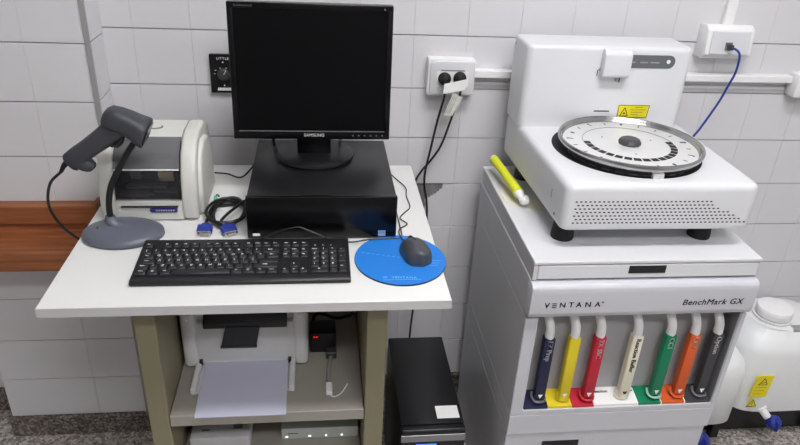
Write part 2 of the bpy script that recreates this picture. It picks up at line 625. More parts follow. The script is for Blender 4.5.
# ------------------------------------------------------------------ keyboard
KX0, KX1, KY0, KY1 = -.381, .060, 1.178, 1.336
t = thing('keyboard', 'black full size computer keyboard lying in front of the desktop computer', 'keyboard', (-.16, 1.257, TZ))


def kz(y):
    return TZ + .011 + (y - KY0) / (KY1 - KY0) * .009


poly = [(KY0, TZ + .001), (KY0 - .001, TZ + .008), (KY0 + .006, TZ + .0125), (KY0 + .019, TZ + .0125), (KY1 - .004, TZ + .021), (KY1, TZ + .019), (KY1, TZ + .001)]
G().prism(poly, 'x', KX0, KX1, .0015, 1).build('body', KBM, t)
U = .019
kx = KX0 + .0068
rows_y = [KY0 + .019 + .0095 + i * .0186 for i in range(5)] + [KY0 + .019 + .0095 + 5 * .0186 + .006]
key_meshes = {}


def key_mesh(wd, dp=1.0):
    k = (round(wd, 2), dp)
    if k not in key_meshes:
        a, b_ = wd * U / 2 - .0008, dp * .0186 / 2 - .0008
        g = G()
        n = [(-1, -1), (1, -1), (1, 1), (-1, 1)]
        R_ = []
        for z, i_ in ((0, 0), (.004, .0006), (.0062, .0022), (.0066, .0032)):
            R_.append([Vector((sx * (a - i_), sy_ * (b_ - i_), z)) for sx, sy_ in n])
        g.rings(R_)
        o = g.build('tmp', KEYM, shift=(0, 0, 0))
        key_meshes[k] = o.data
        bpy.data.objects.remove(o)
    return key_meshes[k]


leg = G()
slope = math.atan(.009 / (KY1 - KY0))


def put_key(u, row, wd, txt='', dp=1.0, dy=0, size=.0062):
    x = kx + (u + wd / 2) * U
    y = rows_y[row] + dy
    z = kz(y) - .0005
    inst('key', key_mesh(wd, dp), (x, y, z), t, (slope, 0, 0))
    if txt:
        add_text(leg, txt, (x - .0015, y + .0022 + dy * 0, z + .0068 + .0002), XR, (0, math.cos(slope), math.sin(slope)), size, extr=.0001, bold=.0004)


def row(r, items, u=0):
    for it in items:
        if isinstance(it, (int, float)):
            u += it
            continue
        wd, txt = it
        put_key(u, r, wd, txt, size=.0085 if len(txt) < 2 else .0052)
        u += wd


row(5, [(1, 'Esc'), 1, (1, 'F1'), (1, 'F2'), (1, 'F3'), (1, 'F4'), .5, (1, 'F5'), (1, 'F6'), (1, 'F7'), (1, 'F8'), .5, (1, 'F9'), (1, 'F10'), (1, 'F11'), (1, 'F12'), .25, (1, 'Prt'), (1, 'Scr'), (1, 'Pau')])
row(4, [(1, '|')] + [(1, c) for c in '1234567890'] + [(1, "'"), (1, '?'), (2, 'Back'), .25, (1, 'Ins'), (1, 'Hom'), (1, 'Pg'), .25, (1, 'Num'), (1, '/'), (1, '*'), (1, '-')])
row(3, [(1.5, 'Tab')] + [(1, c) for c in 'QWERTYUIOP'] + [(1, '`'), (1, '+'), (1.5, 'Ent'), .25, (1, 'Del'), (1, 'End'), (1, 'Pg'), .25, (1, '7'), (1, '8'), (1, '9')])
row(2, [(1.75, 'Caps')] + [(1, c) for c in 'ASDFGHJKL'] + [(1, ';'), (1, '{'), (2.25, ''), 3.5, (1, '4'), (1, '5'), (1, '6')])
row(1, [(1.25, 'Shift'), (1, '<')] + [(1, c) for c in 'ZXCVBNM'] + [(1, ','), (1, '.'), (1, '-'), (2.75, 'Shift'), 1.25, (1, '^'), 1.25, (1, '1'), (1, '2'), (1, '3')])
row(0, [(1.25, 'Ctrl'), (1.25, '#'), (1.25, 'Alt'), (6.25, ''), (1.25, 'Gr'), (1.25, '#'), (1.25, '='), (1.25, 'Ctrl'), .25, (1, '<'), (1, 'v'), (1, '>'), .25, (2, '0'), (1, '.')])
put_key(21.5, 2, 1, '+', 2.0, .0093)
put_key(21.5, 0, 1, 'Ent', 2.0, .0093, .0042)
lo = leg.build('key_legends', INKW, t)
lo['kind'] = 'stuff'
g = G()
for i in range(3):
    g.box(kx + (18.9 + i * .9) * U, kx + (19.05 + i * .9) * U, rows_y[5] - .001, rows_y[5] + .001, kz(rows_y[5]), kz(rows_y[5]) + .0012)
g.build('status_lights', INKW, t)
G().tube([(-.165, 1.350, TZ + .003), (-.15, 1.345, TZ + .006), (-.10, 1.350, TZ + .028), (-.055, 1.351, TZ + .040), (-.03, 1.348, TZ + .034), (.0, 1.343, TZ + .022), (.02, 1.341, TZ + .010), (.05, 1.342, TZ + .006), (.075, 1.338, TZ + .008), (.11, 1.350, TZ + .007),
          (.16, 1.356, TZ + .006), (.185, 1.366, TZ + .003), (.187, 1.43, TZ + .003), (.182, 1.60, TZ + .003), (.15, 1.76, TZ + .003)], .0016, 6).build('cable', BLACK, t)

# ------------------------------------------------------------------ mouse pad and mouse
pc = (.172, 1.268)
t = thing('mouse_pad', 'oval blue mouse pad beside the keyboard', 'mouse pad', (pc[0], pc[1], TZ))


def ell(rx, ry, n=64):
    return [(pc[0] + rx * math.cos(2 * math.pi * i / n), pc[1] + ry * math.sin(2 * math.pi * i / n)) for i in range(n)]


G().prism(ell(.1005, .1055), 'z', TZ + .0003, TZ + .0035).build('foam_base', NAVY, t)
fab = G().prism(ell(.100, .105), 'z', TZ + .0034, TZ + .0045).build('fabric_top', BLUEPAD, t)
INKLB = M('pale_blue_ink', (120, 185, 240), .6)
g = add_text(G(), 'VENTANA', (pc[0] + .0, pc[1] - .078, TZ + .0046), (1, -.06, 0), (.06, 1, 0), .0105, space=1.15, extr=.0001)
g.lathe([(.0028, 0), (.0042, 0), (.0042, .0002), (.0028, .0002)], (pc[0] - .040, pc[1] - .0755, TZ + .0044), 6, closed=True)
g.box(pc[0] - .046, pc[0] + .035, pc[1] - .0865, pc[1] - .0857, TZ + .0044, TZ + .0047)
for i in range(3):
    g.box(pc[0] + .060, pc[0] + .088 - i * .004, pc[1] - .012 - i * .010, pc[1] - .011 - i * .010, TZ + .0044, TZ + .0047)
for i in range(9):
    g.box(pc[0] - .084 + i * .011, pc[0] - .0765 + i * .011, pc[1] + .026 - i * .003, pc[1] + .0272 - i * .003, TZ + .0044, TZ + .0047)
g.build('print', INKLB, fab)

mc = Vector((.206, 1.279, TZ + .0046))
t = thing('computer_mouse', 'dark grey computer mouse resting on the blue mouse pad', 'mouse', mc)
rz = Matrix.Translation(mc) @ Matrix.Rotation(math.radians(14), 4, 'Z')
g = G()
prof = []
L = .050
for i in range(13):
    s_ = -1 + 2 * i / 12
    y = s_ * L
    wd = .0285 * (max(0, 1 - abs(s_) ** 3.2)) ** .5 * (1 - .08 * s_) + .0015
    h = .036 * (max(0, 1 - abs((s_ + .18) / 1.18) ** 2.4)) ** .6 + .003
    R_ = []
    for q in range(25):
        a = math.pi * q / 24
        co, si = math.cos(a), math.sin(a)
        R_.append(Vector((wd * math.copysign(abs(co) ** .75, co), y, h * si ** .8)))
    prof.append(R_)
bmx = bmesh.new()
rg = [[bmx.verts.new(p) for p in r] for r in prof]
for i in range(12):
    for j in range(24):
        bmx.faces.new((rg[i][j], rg[i][j + 1], rg[i + 1][j + 1], rg[i + 1][j]))
    bmx.faces.new((rg[i][0], rg[i + 1][0], rg[i + 1][24], rg[i][24]))
bmx.faces.new(rg[0])
bmx.faces.new(rg[-1][::-1])
bmesh.ops.recalc_face_normals(bmx, faces=bmx.faces[:])
g.merge(bmx)
g.bm.transform(rz)
g.build('shell', SLATE if False else M('mouse_plastic', (66, 68, 72), .38, var=.04, scale=60), t, angle=60)
g = G()
g.bm.clear()
g.lathe([(.0095, -.0035), (.0105, -.002), (.0105, .002), (.0095, .0035)], (0, .030, .0235), 24, (1, 0, 0))
g.bm.transform(rz)
g.build('scroll_wheel', RUBBER, t)
g = G()
g.tube([(0, .0, .0395), (0, .015, .0375), (0, .035, .030), (0, .047, .020)], .0007, 6)
g.bm.transform(rz)
g.build('button_seam', RUBBER, t)
e = rz @ Vector((0, .053, .008))
G().tube([e, e + Vector((-.008, .016, -.004)), (.182, 1.385, TZ + .003), (.186, 1.408, TZ + .003), (.206, 1.432, TZ + .003), (.192, 1.462, TZ + .003), (.205, 1.49, TZ + .003), (.224, 1.525, TZ + .003), (.222, 1.59, TZ + .003), (.226, 1.64, TZ + .003), (.205, 1.70, TZ + .003), (.185, 1.75, TZ + .003), (.16, 1.77, TZ + .003)], .0014, 6).build('cable', BLACK, t)

# ------------------------------------------------------------------ label printer
LX0, LX1, LY0, LY1 = -.506, -.286, 1.459, 1.71
WX0, WX1 = -.470, -.324
t = thing('label_printer', 'pale grey label printer with a smoked window on the table', 'printer', (-.385, 1.60, TZ))
side = [(LY0, TZ + .004), (LY0 - .003, TZ + .045), (LY0 + .002, TZ + .085), (LY0 + .014, TZ + .125), (LY0 + .034, TZ + .158), (LY0 + .065, TZ + .181), (LY0 + .11, TZ + .191),
        (LY0 + .18, TZ + .190), (LY0 + .23, TZ + .165), (LY1, TZ + .115), (LY1, TZ + .004)]
for a, b_ in ((LX0, WX0 - .001), (WX1 + .001, LX1)):
    G().prism(side, 'x', a, b_, .010, 4).build('side_shell', GREYPL, t)
ck = [(LY0 + .03, TZ + .004), (LY0 + .024, TZ + .06), (LY0 + .036, TZ + .115), (LY0 + .06, TZ + .150), (LY0 + .10, TZ + .168), (LY0 + .16, TZ + .160), (LY0 + .20, TZ + .11), (LY0 + .21, TZ + .004)]
G().prism(ck, 'x', LX1 - .010, LX1 + .010, .008, 4).build('side_cover', GREYPL, t)
mid = [(LY0 + .003, TZ + .004), (LY0 + .003, TZ + .050), (LY0 + .03, TZ + .054), (LY0 + .15, TZ + .054), (LY0 + .15, TZ + .184), (LY0 + .18, TZ + .184), (LY0 + .23, TZ + .160), (LY1 - .002, TZ + .11), (LY1 - .002, TZ + .004)]
G().prism(mid, 'x', WX0 - .002, WX1 + .002).build('body', GREYPL, t)
cap = [(LY0 + .078, TZ + .182), (LY0 + .11, TZ + .1885), (LY0 + .182, TZ + .1875), (LY0 + .18, TZ + .17), (LY0 + .078, TZ + .17)]
G().prism(cap, 'x', WX0 - .001, WX1 + .001).build('top_lid', GREYPL, t)
bt = G().lathe([(.017, 0), (.015, .003), (.0, .003)], (-.39, LY0 + .128, TZ + .1875), 24).build('top_button', MIDG, t)
G().lathe([(.013, .0028), (.013, .0036), (0, .0036)], (-.39, LY0 + .128, TZ + .1875), 24).build('button_face', GREYPL, bt)
wp = [(LY0 + .004, TZ + .054), (LY0 + .006, TZ + .085), (LY0 + .018, TZ + .125), (LY0 + .038, TZ + .157), (LY0 + .066, TZ + .178), (LY0 + .078, TZ + .182)]
wpoly = wp + [(y + .003, z - .002) for y, z in wp[::-1]]
win = G().prism(wpoly, 'x', WX0, WX1).build('window', SMOKE, t)
hood = [(y - .0008, z + .0008) for y, z in wp[2:]]
G().prism(hood + [(y + .0012, z - .001) for y, z in hood[::-1]], 'x', WX0, WX1).build('hood_film', M('grey_film', (126, 127, 129), .2, alpha=.62), win)
G().box(WX0 + .001, WX1 - .001, LY0 + .0150, LY0 + .0185, TZ + .1235, TZ + .1260).build('window_edge', INKW, win)
G().box(WX0, WX1, LY0 + .012, LY0 + .149, TZ + .0538, TZ + .0552).build('inner_floor', GLOSSBLK, t)
for xx in (WX0, WX1 - .0015):
    G().prism([(LY0 + .006, TZ + .055), (LY0 + .010, TZ + .085), (LY0 + .022, TZ + .122), (LY0 + .042, TZ + .152), (LY0 + .075, TZ + .172), (LY0 + .148, TZ + .172), (LY0 + .148, TZ + .055)], 'x', xx, xx + .0015).build('inner_side', GLOSSBLK, t)
G().box(WX0, WX1, LY0 + .085, LY0 + .148, TZ + .054, TZ + .175).build('inner_wall', GLOSSBLK, t)
G().lathe([(.036, -.062), (.036, .062)], ((WX0 + WX1) / 2, LY0 + .068, TZ + .108), 32, (1, 0, 0)).build('ribbon_roll', GLOSSBLK, t)
G().lathe([(.026, -.016), (.026, .016)], (-.357, LY0 + .046, TZ + .112), 24, (1, 0, 0)).build('roll_holder', M('ivory_plastic', (196, 184, 140), .5), t)
G().lathe([(.018, -.012), (.018, .012)], (-.425, LY0 + .046, TZ + .108), 24, (1, 0, 0)).build('roll_holder', MIDG, t)
for i, (a, b_) in enumerate(((-.466, -.40), (-.39, -.329), (-.45, -.36))):
    G().box(a, b_, LY0 + .018 + i * .004, LY0 + .045, TZ + .055 + i * .009, TZ + .060 + i * .009).build('print_head_rail', DARKG, t)
G().box(-.460, -.332, LY0 - .0005, LY0 + .004, TZ + .0370, TZ + .0400).build('label_slot', INKB, t)
bd = G().prism(rrect(-.397, -.334, TZ + .0235, TZ + .0345, .0054), 'y', LY0 + .0005, LY0 + .004).build('name_badge', PURPLE, t)
g = G()
for i in range(8):
    g.box(-.383 + i * .0055, -.3795 + i * .0055, LY0 - .0002, LY0 + .001, TZ + .027, TZ + .031)
g.build('badge_lettering', INKG, bd)
g = G().tube([(-.282, 1.70, TZ + .02), (-.25, 1.71, TZ + .012), (-.215, 1.70, TZ + .006), (-.19, 1.72, TZ + .02), (-.175, 1.76, TZ + .03), (-.16, 1.81, TZ + .01)], .0025, 8)
g.build('cable', BLACK, t)

# ------------------------------------------------------------------ barcode scanner and stand
t = thing('scanner_stand', 'slate grey oval scanner stand with a black flexible neck on the table', 'stand', (-.44, 1.39, TZ))
sc = (-.442, 1.391)
g = G()
g.sup([(sc[0], sc[1], TZ + .0005, .086, .064, 2), (sc[0], sc[1], TZ + .004, .089, .067, 2), (sc[0], sc[1], TZ + .012, .088, .066, 2), (sc[0] - .002, sc[1], TZ + .019, .078, .057, 2), (sc[0] - .006, sc[1] + .003, TZ + .0245, .05, .036, 2),
       (sc[0] - .012, sc[1] + .008, TZ + .028, .022, .018, 2), (-.467, 1.400, TZ + .036, .014, .013, 2), (-.468, 1.401, TZ + .046, .010, .010, 2)], 56)
g.build('base', SLATE, t, angle=50)
G().lathe([(.0045, 0), (.0045, .0012)], (-.492, 1.384, TZ + .0238), 12).build('screw_hole', INKB, t)
NK = [(-.468, 1.401, TZ + .03), (-.4665, 1.401, TZ + .075), (-.455, 1.402, TZ + .12), (-.430, 1.403, TZ + .165), (-.405, 1.405, TZ + .205), (-.387, 1.406, TZ + .226)]
G().tube(NK, .0068, 12).build('flexible_neck', RUBBER, t)

t = thing('barcode_scanner', 'dark grey handheld barcode scanner resting on its flexible stand', 'scanner', (-.392, 1.406, TZ + .23))
Yc = 1.41
dh = Vector((.095, 0, -.046)).normalized()           # head direction (rear to front)
nh = Vector((-dh.z, 0, dh.x)) * 1.0                  # head up direction
nh = Vector((.046, 0, .095)).normalized()
A = Vector((-.450, Yc, TZ + .280))
dh = Vector((.088, 0, -.036)).normalized()
nh = Vector((-dh.z, 0, dh.x)).normalized()
secs = []
for s_, hw, hh, du in ((0, .012, .010, -.006), (.003, .019, .018, -.004), (.012, .026, .0235, -.001), (.030, .029, .025, 0), (.052, .031, .025, 0), (.068, .035, .026, -.003), (.080, .039, .0285, -.006), (.090, .040, .029, -.007), (.093, .038, .027, -.008)):
    secs.append((A + dh * s_ + nh * du, (0, 1, 0), nh, hw, hh))
hd = G().loft(secs, 28, 3).build('head', SCANM, t, angle=50)
hs = Vector((-.418, Yc, TZ + .258))
he = Vector((-.537, Yc, TZ + .172))
d = (he - hs).normalized()
n_ = Vector((-d.z, 0, d.x))
if n_.z < 0:
    n_ = -n_
Lh = (he - hs).length
secs = []
for f_, hw, hh, du in ((0, .022, .023, 0), (.25, .020, .0235, -.001), (.45, .019, .0215, -.001), (.65, .0185, .0205, -.001), (.85, .019, .022, -.002), (.97, .0185, .022, -.003), (1.0, .015, .018, -.003)):
    secs.append((hs + d * Lh * f_ + n_ * du, (0, 1, 0), n_, hw, hh))
G().loft(secs, 24, 2.8).build('handle', SCANM, t, angle=50)
p = hs + d * Lh * .80 - n_ * .012
G().loft([(p + d * .006, (0, 1, 0), d, .016, .016), (p + d * .006 - n_ * .008, (0, 1, 0), d, .0165, .017), (p + d * .004 - n_ * .017, (0, 1, 0), d, .016, .0145), (p + d * .001 - n_ * .025, (0, 1, 0), d, .0145, .0115), (p - n_ * .029, (0, 1, 0), d, .011, .007)], 20, 3.2).build('handle_foot', SCANM, t, angle=60)
p = hs + d * Lh * .20 - n_ * .022
G().loft([(p - d * .016, (0, 1, 0), n_, .008, .005), (p - d * .004 - n_ * .004, (0, 1, 0), n_, .010, .009), (p + d * .010 - n_ * .005, (0, 1, 0), n_, .010, .009), (p + d * .02, (0, 1, 0), n_, .009, .005)], 16, 2.4).build('trigger', BLACK, t, angle=60)
q = A + dh * .092 - nh * .008
G().loft([(q, (0, 1, 0), nh, .034, .022), (q + dh * .0035, (0, 1, 0), nh, .033, .021)], 24, 4).build('scan_window', GLOSSBLK, hd)
q = A + dh * .02
G().loft([(q - nh * .012, (0, 1, 0), nh, .0265, .0012), (q + dh * .058 - nh * .015, (0, 1, 0), nh, .0355, .0012)], 20, 4).build('seam', RUBBER, hd)
q = A + dh * .070 + nh * .0222
g = G()
for i in range(3):
    g.tube([q + Vector((0, -.004 + i * .004, 0)), q + dh * .008 + Vector((0, -.004 + i * .004, 0))], .0006, 6, False)
g.build('logo_mark', MIDG, hd)
G().lathe([(.003, 0), (.003, .001)], A + dh * .03 + nh * .0235, 10, nh).build('status_light', INKG, hd)
e = he
G().tube([e - d * .004, e + d * .012, e + d * .03 + Vector((.004, 0, -.006))], lambda f_: .0078 - .0038 * f_, 12).build('strain_relief', RUBBER, t)
e2 = e + d * .03 + Vector((.004, 0, -.006))
G().tube([e2, (-.585, 1.41, 1.055), (-.597, 1.41, 1.005), (-.588, 1.42, .955), (-.565, 1.43, .915), (-.545, 1.44, .897), (-.51, 1.45, .893), (-.45, 1.5, .890)], .0032, 8).build('cable', BLACK, t)

# ------------------------------------------------------------------ coiled VGA cable
t = thing('video_cable', 'coiled black video cable with two blue plugs beside the label printer', 'cable', (-.237, 1.49, TZ))
pts = []
for i in range(4 * 20 + 9):
    a = 2 * math.pi * i / 20 - math.pi * .55
    lp = i / 20
    rx = .041 + .006 * math.sin(lp * 1.9)
    ry = .062 + .008 * math.cos(lp * 2.3)
    pts.append((-.222 + rx * math.cos(a) + .004 * math.sin(lp * 3), 1.492 + ry * math.sin(a) - .004 * lp, TZ + .005 + .0052 * lp * (.75 + .25 * math.sin(a))))
c1 = Vector((-.265, 1.398, TZ + .009))
c2 = Vector((-.210, 1.396, TZ + .009))
pts = [c1 + Vector((0, .018, 0)), c1 + Vector((-.002, .045, .002)), (-.258, 1.49, TZ + .006)] + [(-.252, 1.53, TZ + .005)] + pts[8:] + [c2 + Vector((-.02, .03, .012)), c2 + Vector((-.009, .018, .004))]
G().tube(pts, .0036, 8, k=3).build('cord', BLACK, t)
G().tube([(-.252, 1.553, TZ + .02), (-.258, 1.578, TZ + .012), (-.264, 1.590, TZ + .006)], .0022, 6).build('loose_end', BLACK, t)
for c, rotz in ((c1, 0), (c2, 28)):
    mt = Matrix.Translation(c) @ Matrix.Rotation(math.radians(rotz), 4, 'Z') @ Matrix.Rotation(math.radians(12), 4, 'X')
    pl = G().box(-.017, .017, -.010, .014, -.0065, .0075, .003, 2, mt).box(-.009, .009, .012, .021, -.005, .006, .002, 1, mt).build('plug', BLUEPL, t)
    sh = G().box(-.015, .015, -.013, -.009, -.0055, .0060, .001, 1, mt).prism([(-.009, -.004), (.009, -.004), (.0105, .0045), (-.0105, .0045)], 'y', -.019, -.012) if False else G().box(-.0155, .0155, -.013, -.0095, -.006, .0065, .001, 1, mt).box(-.0095, .0095, -.0185, -.012, -.0042, .0047, .001, 1, mt)
    sh.build('metal_shell', METAL, pl)
    g = G()
    for s_ in (-1, 1):
        g.lathe([(.0026, -.018), (.0026, .004)], (s_ * .0135, 0, .0005), 10, (0, 1, 0))
    g.bm.transform(mt)
    g.build('thumb_screw', CHROME, pl)
g = G().lathe([(.0045, 0), (.0045, .016), (.003, .022)], (-.258, 1.540, TZ + .004), 12, (-.1, .45, .85)).build('green_plug', TEAL, t)

# ------------------------------------------------------------------ wall fittings
# double power socket
t = thing('power_socket', 'white surface mounted double power socket on the tiled wall', 'socket', (.366, 1.875, 1.133))
G().prism(rrect(.298, .4315, 1.133, 1.236, .006), 'y', 1.838, 1.8745, .002, 1).build('back_box', WHITE2, t)
fp = G().prism(rrect(.304, .4285, 1.139, 1.231, .006), 'y', 1.830, 1.839, .003, 2).build('face_plate', WHITE, t)
G().box(.332, .400, 1.829, 1.8306, 1.2055, 1.2085).build('label_groove', MIDG, fp)
G().prism(rrect(.322, .412, 1.160, 1.2045, .004), 'y', 1.8285, 1.8305).build('socket_insert', WHITE2, fp)


def plug_cord(x, z, path, lab, tagpoly=None):
    t = thing('power_lead', lab, 'power lead', (x, 1.8283, z - .016), None)
    G().lathe([(.017, 0), (.018, .004), (.0175, .012), (.0135, .018), (.0095, .024), (.006, .027), (0, .027)], (x, 1.8283, z), 28, (0, -1, 0)).build('plug', RUBBER, t)
    G().tube(path, .0034, 8).build('wire', BLACK, t)
    return t


ta = plug_cord(.343, 1.186, [(.343, 1.806, 1.180), (.3435, 1.800, 1.162), (.342, 1.808, 1.13), (.332, 1.825, 1.06), (.320, 1.835, .97), (.309, 1.835, .90), (.310, 1.835, .85), (.320, 1.835, .80), (.324, 1.835, .74), (.322, 1.835, .6), (.30, 1.825, .42), (.29, 1.80, .30), (.285, 1.72, .25)],
               'black power lead hanging from the wall socket, under a plain white tag')
tb = plug_cord(.386, 1.188, [(.386, 1.806, 1.184), (.3865, 1.798, 1.166), (.384, 1.806, 1.13), (.374, 1.822, 1.08), (.352, 1.838, .985), (.325, 1.848, .93), (.300, 1.85, .895), (.284, 1.85, .86), (.279, 1.848, .80), (.278, 1.845, .70), (.25, 1.84, .6), (.15, 1.84, .55)],
               'black power lead hanging from the wall socket, with a printed paper tag')
for o, gp in ((ta, 0), (tb, 0)):
    o['group'] = 'cords in the wall socket'
tg = G().prism([(.336, 1.152), (.397, 1.163), (.398, 1.194), (.338, 1.180)], 'y', 1.7905, 1.7915).build('paper_tag', LABEL, ta)
bmt = G().prism([(.343, 1.090), (.368, 1.088), (.393, 1.142), (.364, 1.154)], 'y', 1.7935, 1.7945)
tg2 = bmt.build('paper_tag', M('printed_tag', (206, 206, 200), .7, var=.12, scale=160), tb)
g = G()
for i in range(5):
    a = Vector((.356 + i * .005, 1.7930, 1.145 - i * .0004))
    g.tube([a, a + Vector((-.018, 0, -.048))], .0006, 4, False)
g.build('tag_print', MIDG, tg2)

# trunking
t = thing('cable_trunking', 'white horizontal cable trunking strip along the tiled wall', 'trunking', (.92, 1.875, 1.181))
G().box(.4325, 1.40, 1.845, 1.8745, 1.183, 1.204, .002, 1).build('channel', WHITE2, t)
G().box(.4325, 1.40, 1.868, 1.8745, 1.157, 1.1645, .001, 1).build('lower_rib', WHITE2, t)
tag(G().box(1.402, 1.52, 1.825, 1.8745, 1.145, 1.215, .006, 2).build('trunking_box', WHITE2), 'white square junction box at the end of the cable trunking', 'junction box')

t = thing('network_outlet', 'white wedge shaped network outlet box on the tiled wall', 'outlet', (1.165, 1.875, 1.255))
poly = [(1.8745, 1.256), (1.8745, 1.345), (1.838, 1.350), (1.822, 1.338), (1.815, 1.270), (1.832, 1.256)]
bx = G().prism(poly, 'x', 1.082, 1.222, .003, 2).build('housing', WHITE2, t)
mt = None
fpz = G().prism([(1.8215, 1.335), (1.8185, 1.335), (1.8125, 1.273), (1.8155, 1.273)], 'x', 1.094, 1.210, .001, 1).build('face_plate', WHITE, t)
G().box(1.138, 1.158, 1.8115, 1.822, 1.284, 1.306, .001, 1).build('socket_port', MIDG, fpz)
for xx in (1.104, 1.184):
    G().prism([(1.8190, 1.318), (1.8175, 1.318), (1.8145, 1.284), (1.816, 1.284)], 'x', xx, xx + .016).build('latch_slot', M('pale_slot', (206, 206, 208), .5), fpz)
tag(G().box(1.142, 1.172, 1.858, 1.8745, 1.3455, 1.9, .002, 1).build('vertical_conduit', WHITE2), 'white vertical conduit running up the tiles above the network outlet', 'conduit')
t = thing('network_cable', 'blue network cable plugged into the wall outlet', 'cable', (1.156, 1.81, 1.29))
G().box(1.141, 1.155, 1.796, 1.811, 1.288, 1.302, .0015, 1).build('plug', DARKG, t)
G().tube([(1.148, 1.80, 1.295), (1.155, 1.784, 1.293), (1.164, 1.778, 1.282), (1.171, 1.782, 1.255), (1.175, 1.792, 1.22), (1.174, 1.805, 1.185), (1.168, 1.815, 1.14), (1.155, 1.825, 1.09), (1.137, 1.835, 1.035), (1.110, 1.84, .98), (1.095, 1.84, .9), (1.09, 1.84, .6)], .0033, 8).build('cord', BLUECAB, t)

# black dial panel
t = thing('dial_panel', 'small black panel with white dial markings on the wall behind the monitor', 'panel', (-.262, 1.875, 1.124))
pn = G().box(-.298, -.215, 1.862, 1.8747, 1.124, 1.2305, .002, 1).build('plate', GLOSSBLK, t)
g = add_text(G(), 'LITTLE', (-.262, 1.8617, 1.2195), XR, ZU, .0095, space=1.2)
g.box(-.2635, -.2605, 1.8615, 1.863, 1.208, 1.211)
for a in (-60, -20, 20, 60, 100, -100):
    r_ = .024
    ca, sa = math.sin(math.radians(a)), math.cos(math.radians(a))
    g.box(-.262 + r_ * ca - .002, -.262 + r_ * ca + .002, 1.8615, 1.863, 1.180 + r_ * sa * .6 - .0006, 1.180 + r_ * sa * .6 + .0006)
for i in range(9):
    g.prism([(-.281 + i * .0042, 1.131), (-.2775 + i * .0042, 1.131), (-.2755 + i * .0042, 1.139), (-.279 + i * .0042, 1.139)], 'y', 1.8615, 1.863)
g.box(-.263, -.260, 1.8615, 1.863, 1.144, 1.147)
mk = g.build('markings', INKW, pn)
mk['kind'] = 'stuff'
kb = G().lathe([(.017, 0), (.016, .006), (.012, .009), (0, .009)], (-.262, 1.862, 1.176), 28, (0, -1, 0)).build('dial', DARKG, t)
G().prism([(-.2612, 1.178), (-.2602, 1.177), (-.2535, 1.189), (-.2545, 1.190)], 'y', 1.8525, 1.854).build('pointer', INKW, kb)

# ------------------------------------------------------------------ stainer cabinet
CX0, CX1, CYF, CYB = .474, 1.023, 1.255, 1.80
t = thing('stainer_cabinet', 'tall pale grey laboratory cabinet with a bay of coloured reagent straws', 'cabinet', (.747, 1.53, 0))
G().box(CX0, CX1, CYF, CYB, .9245, .933, .0015, 1).build('top_plate', WHITE, t)
G().box(CX0 + .003, CX1 - .003, CYF + .012, CYB, .882, .9240).build('drawer_housing', CABG, t)
dr = G().box(CX0 + .012, CX1 - .006, CYF + .001, CYF + .02, .886, .9215, .0015, 1).build('drawer_front', WHITE, t)
G().box(.700, .789, CYF - .0005, CYF + .003, .899, .9185).build('pull_slot', INKB, dr)
for a, b_ in ((CX0 + .001, CX0 + .011), (CX1 - .0055, CX1 - .001)):
    G().box(a, b_, CYF + .002, CYF + .02, .884, .923).build('drawer_jamb', CABG, t)
fy = CYF - .018
fpoly = [(CYF + .02, .880), (fy + .016, .880), (fy + .006, .877), (fy + .001, .870), (fy, .86), (fy, .804), (fy + .004, .792), (CYF + .02, .779)]
fa = G().prism(fpoly, 'x', CX0 - .001, CX1 + .001, .002, 2).build('fascia', CABG, t)
# side walls of the sections behind the fascia
G().box(CX0, CX1, CYF + .02, CYB, .781, .8795, .001, 1).build('upper_section', CABG, t)
g = G()
tx = .507
add_text(g, 'V', (tx + .006, fy - .0003, .8265), XR, ZU, .0200, bold=.0007)
for i in range(3):
    g.box(tx + .0175, tx + .0285, fy - .0008, fy + .0005, .8200 + i * .0052, .8220 + i * .0052)
for ch, dx in (('N', .043), ('T', .0635), ('A', .082), ('N', .104), ('A', .127)):
    add_text(g, ch, (tx + dx, fy - .0003, .8265), XR, ZU, .0200, bold=.0007)
add_text(g, '®', (tx + .1385, fy - .0003, .8325), XR, ZU, .006)
g.build('maker_name', INKB, fa)
g = add_text(G(), 'BenchMark GX', (.917, fy - .0003, .8265), XR, ZU, .0225, shear=.18, space=1.08, bold=.0005)
g.build('model_name', INKB, fa)
# bay frame
BX0, BX1 = .506, 1.016
BB = CYF + .058
g = G()
g.box(CX0, BX0, CYF, CYB, .4755, .7785, .002, 1)
g.box(BX1, CX1 + .007, CYF, CYB, .4755, .7785, .002, 1)
g.box(BX0 - .001, BX1 + .001, CYF, CYB, .4755, .4905, .001, 1)
bay = g.build('bay_frame', CABG, t)
G().box(BX0, BX1, BB, BB + .004, .4905, .788).build('bay_back', M('bay_grey', (176, 177, 180), .5, var=.02), bay)
G().box(BX0, BX0 + .002, CYF + .006, BB, .4905, .7785).build('bay_side', MATS['bay_grey'], bay)
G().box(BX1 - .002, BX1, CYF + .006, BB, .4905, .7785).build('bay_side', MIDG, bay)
G().box(CX0, CX1 + .005, CYF, CYB, .409, .4740, .0015, 1).build('middle_rail', CABG, t)
ba = G().box(CX0, CX1, CYF + .004, CYB, .004, .4065, .0015, 1).build('base_cabinet', CABG, t)
G().box(.575, .675, CYF + .002, CYF + .01, .358, .377).build('pull_slot', INKB, ba)
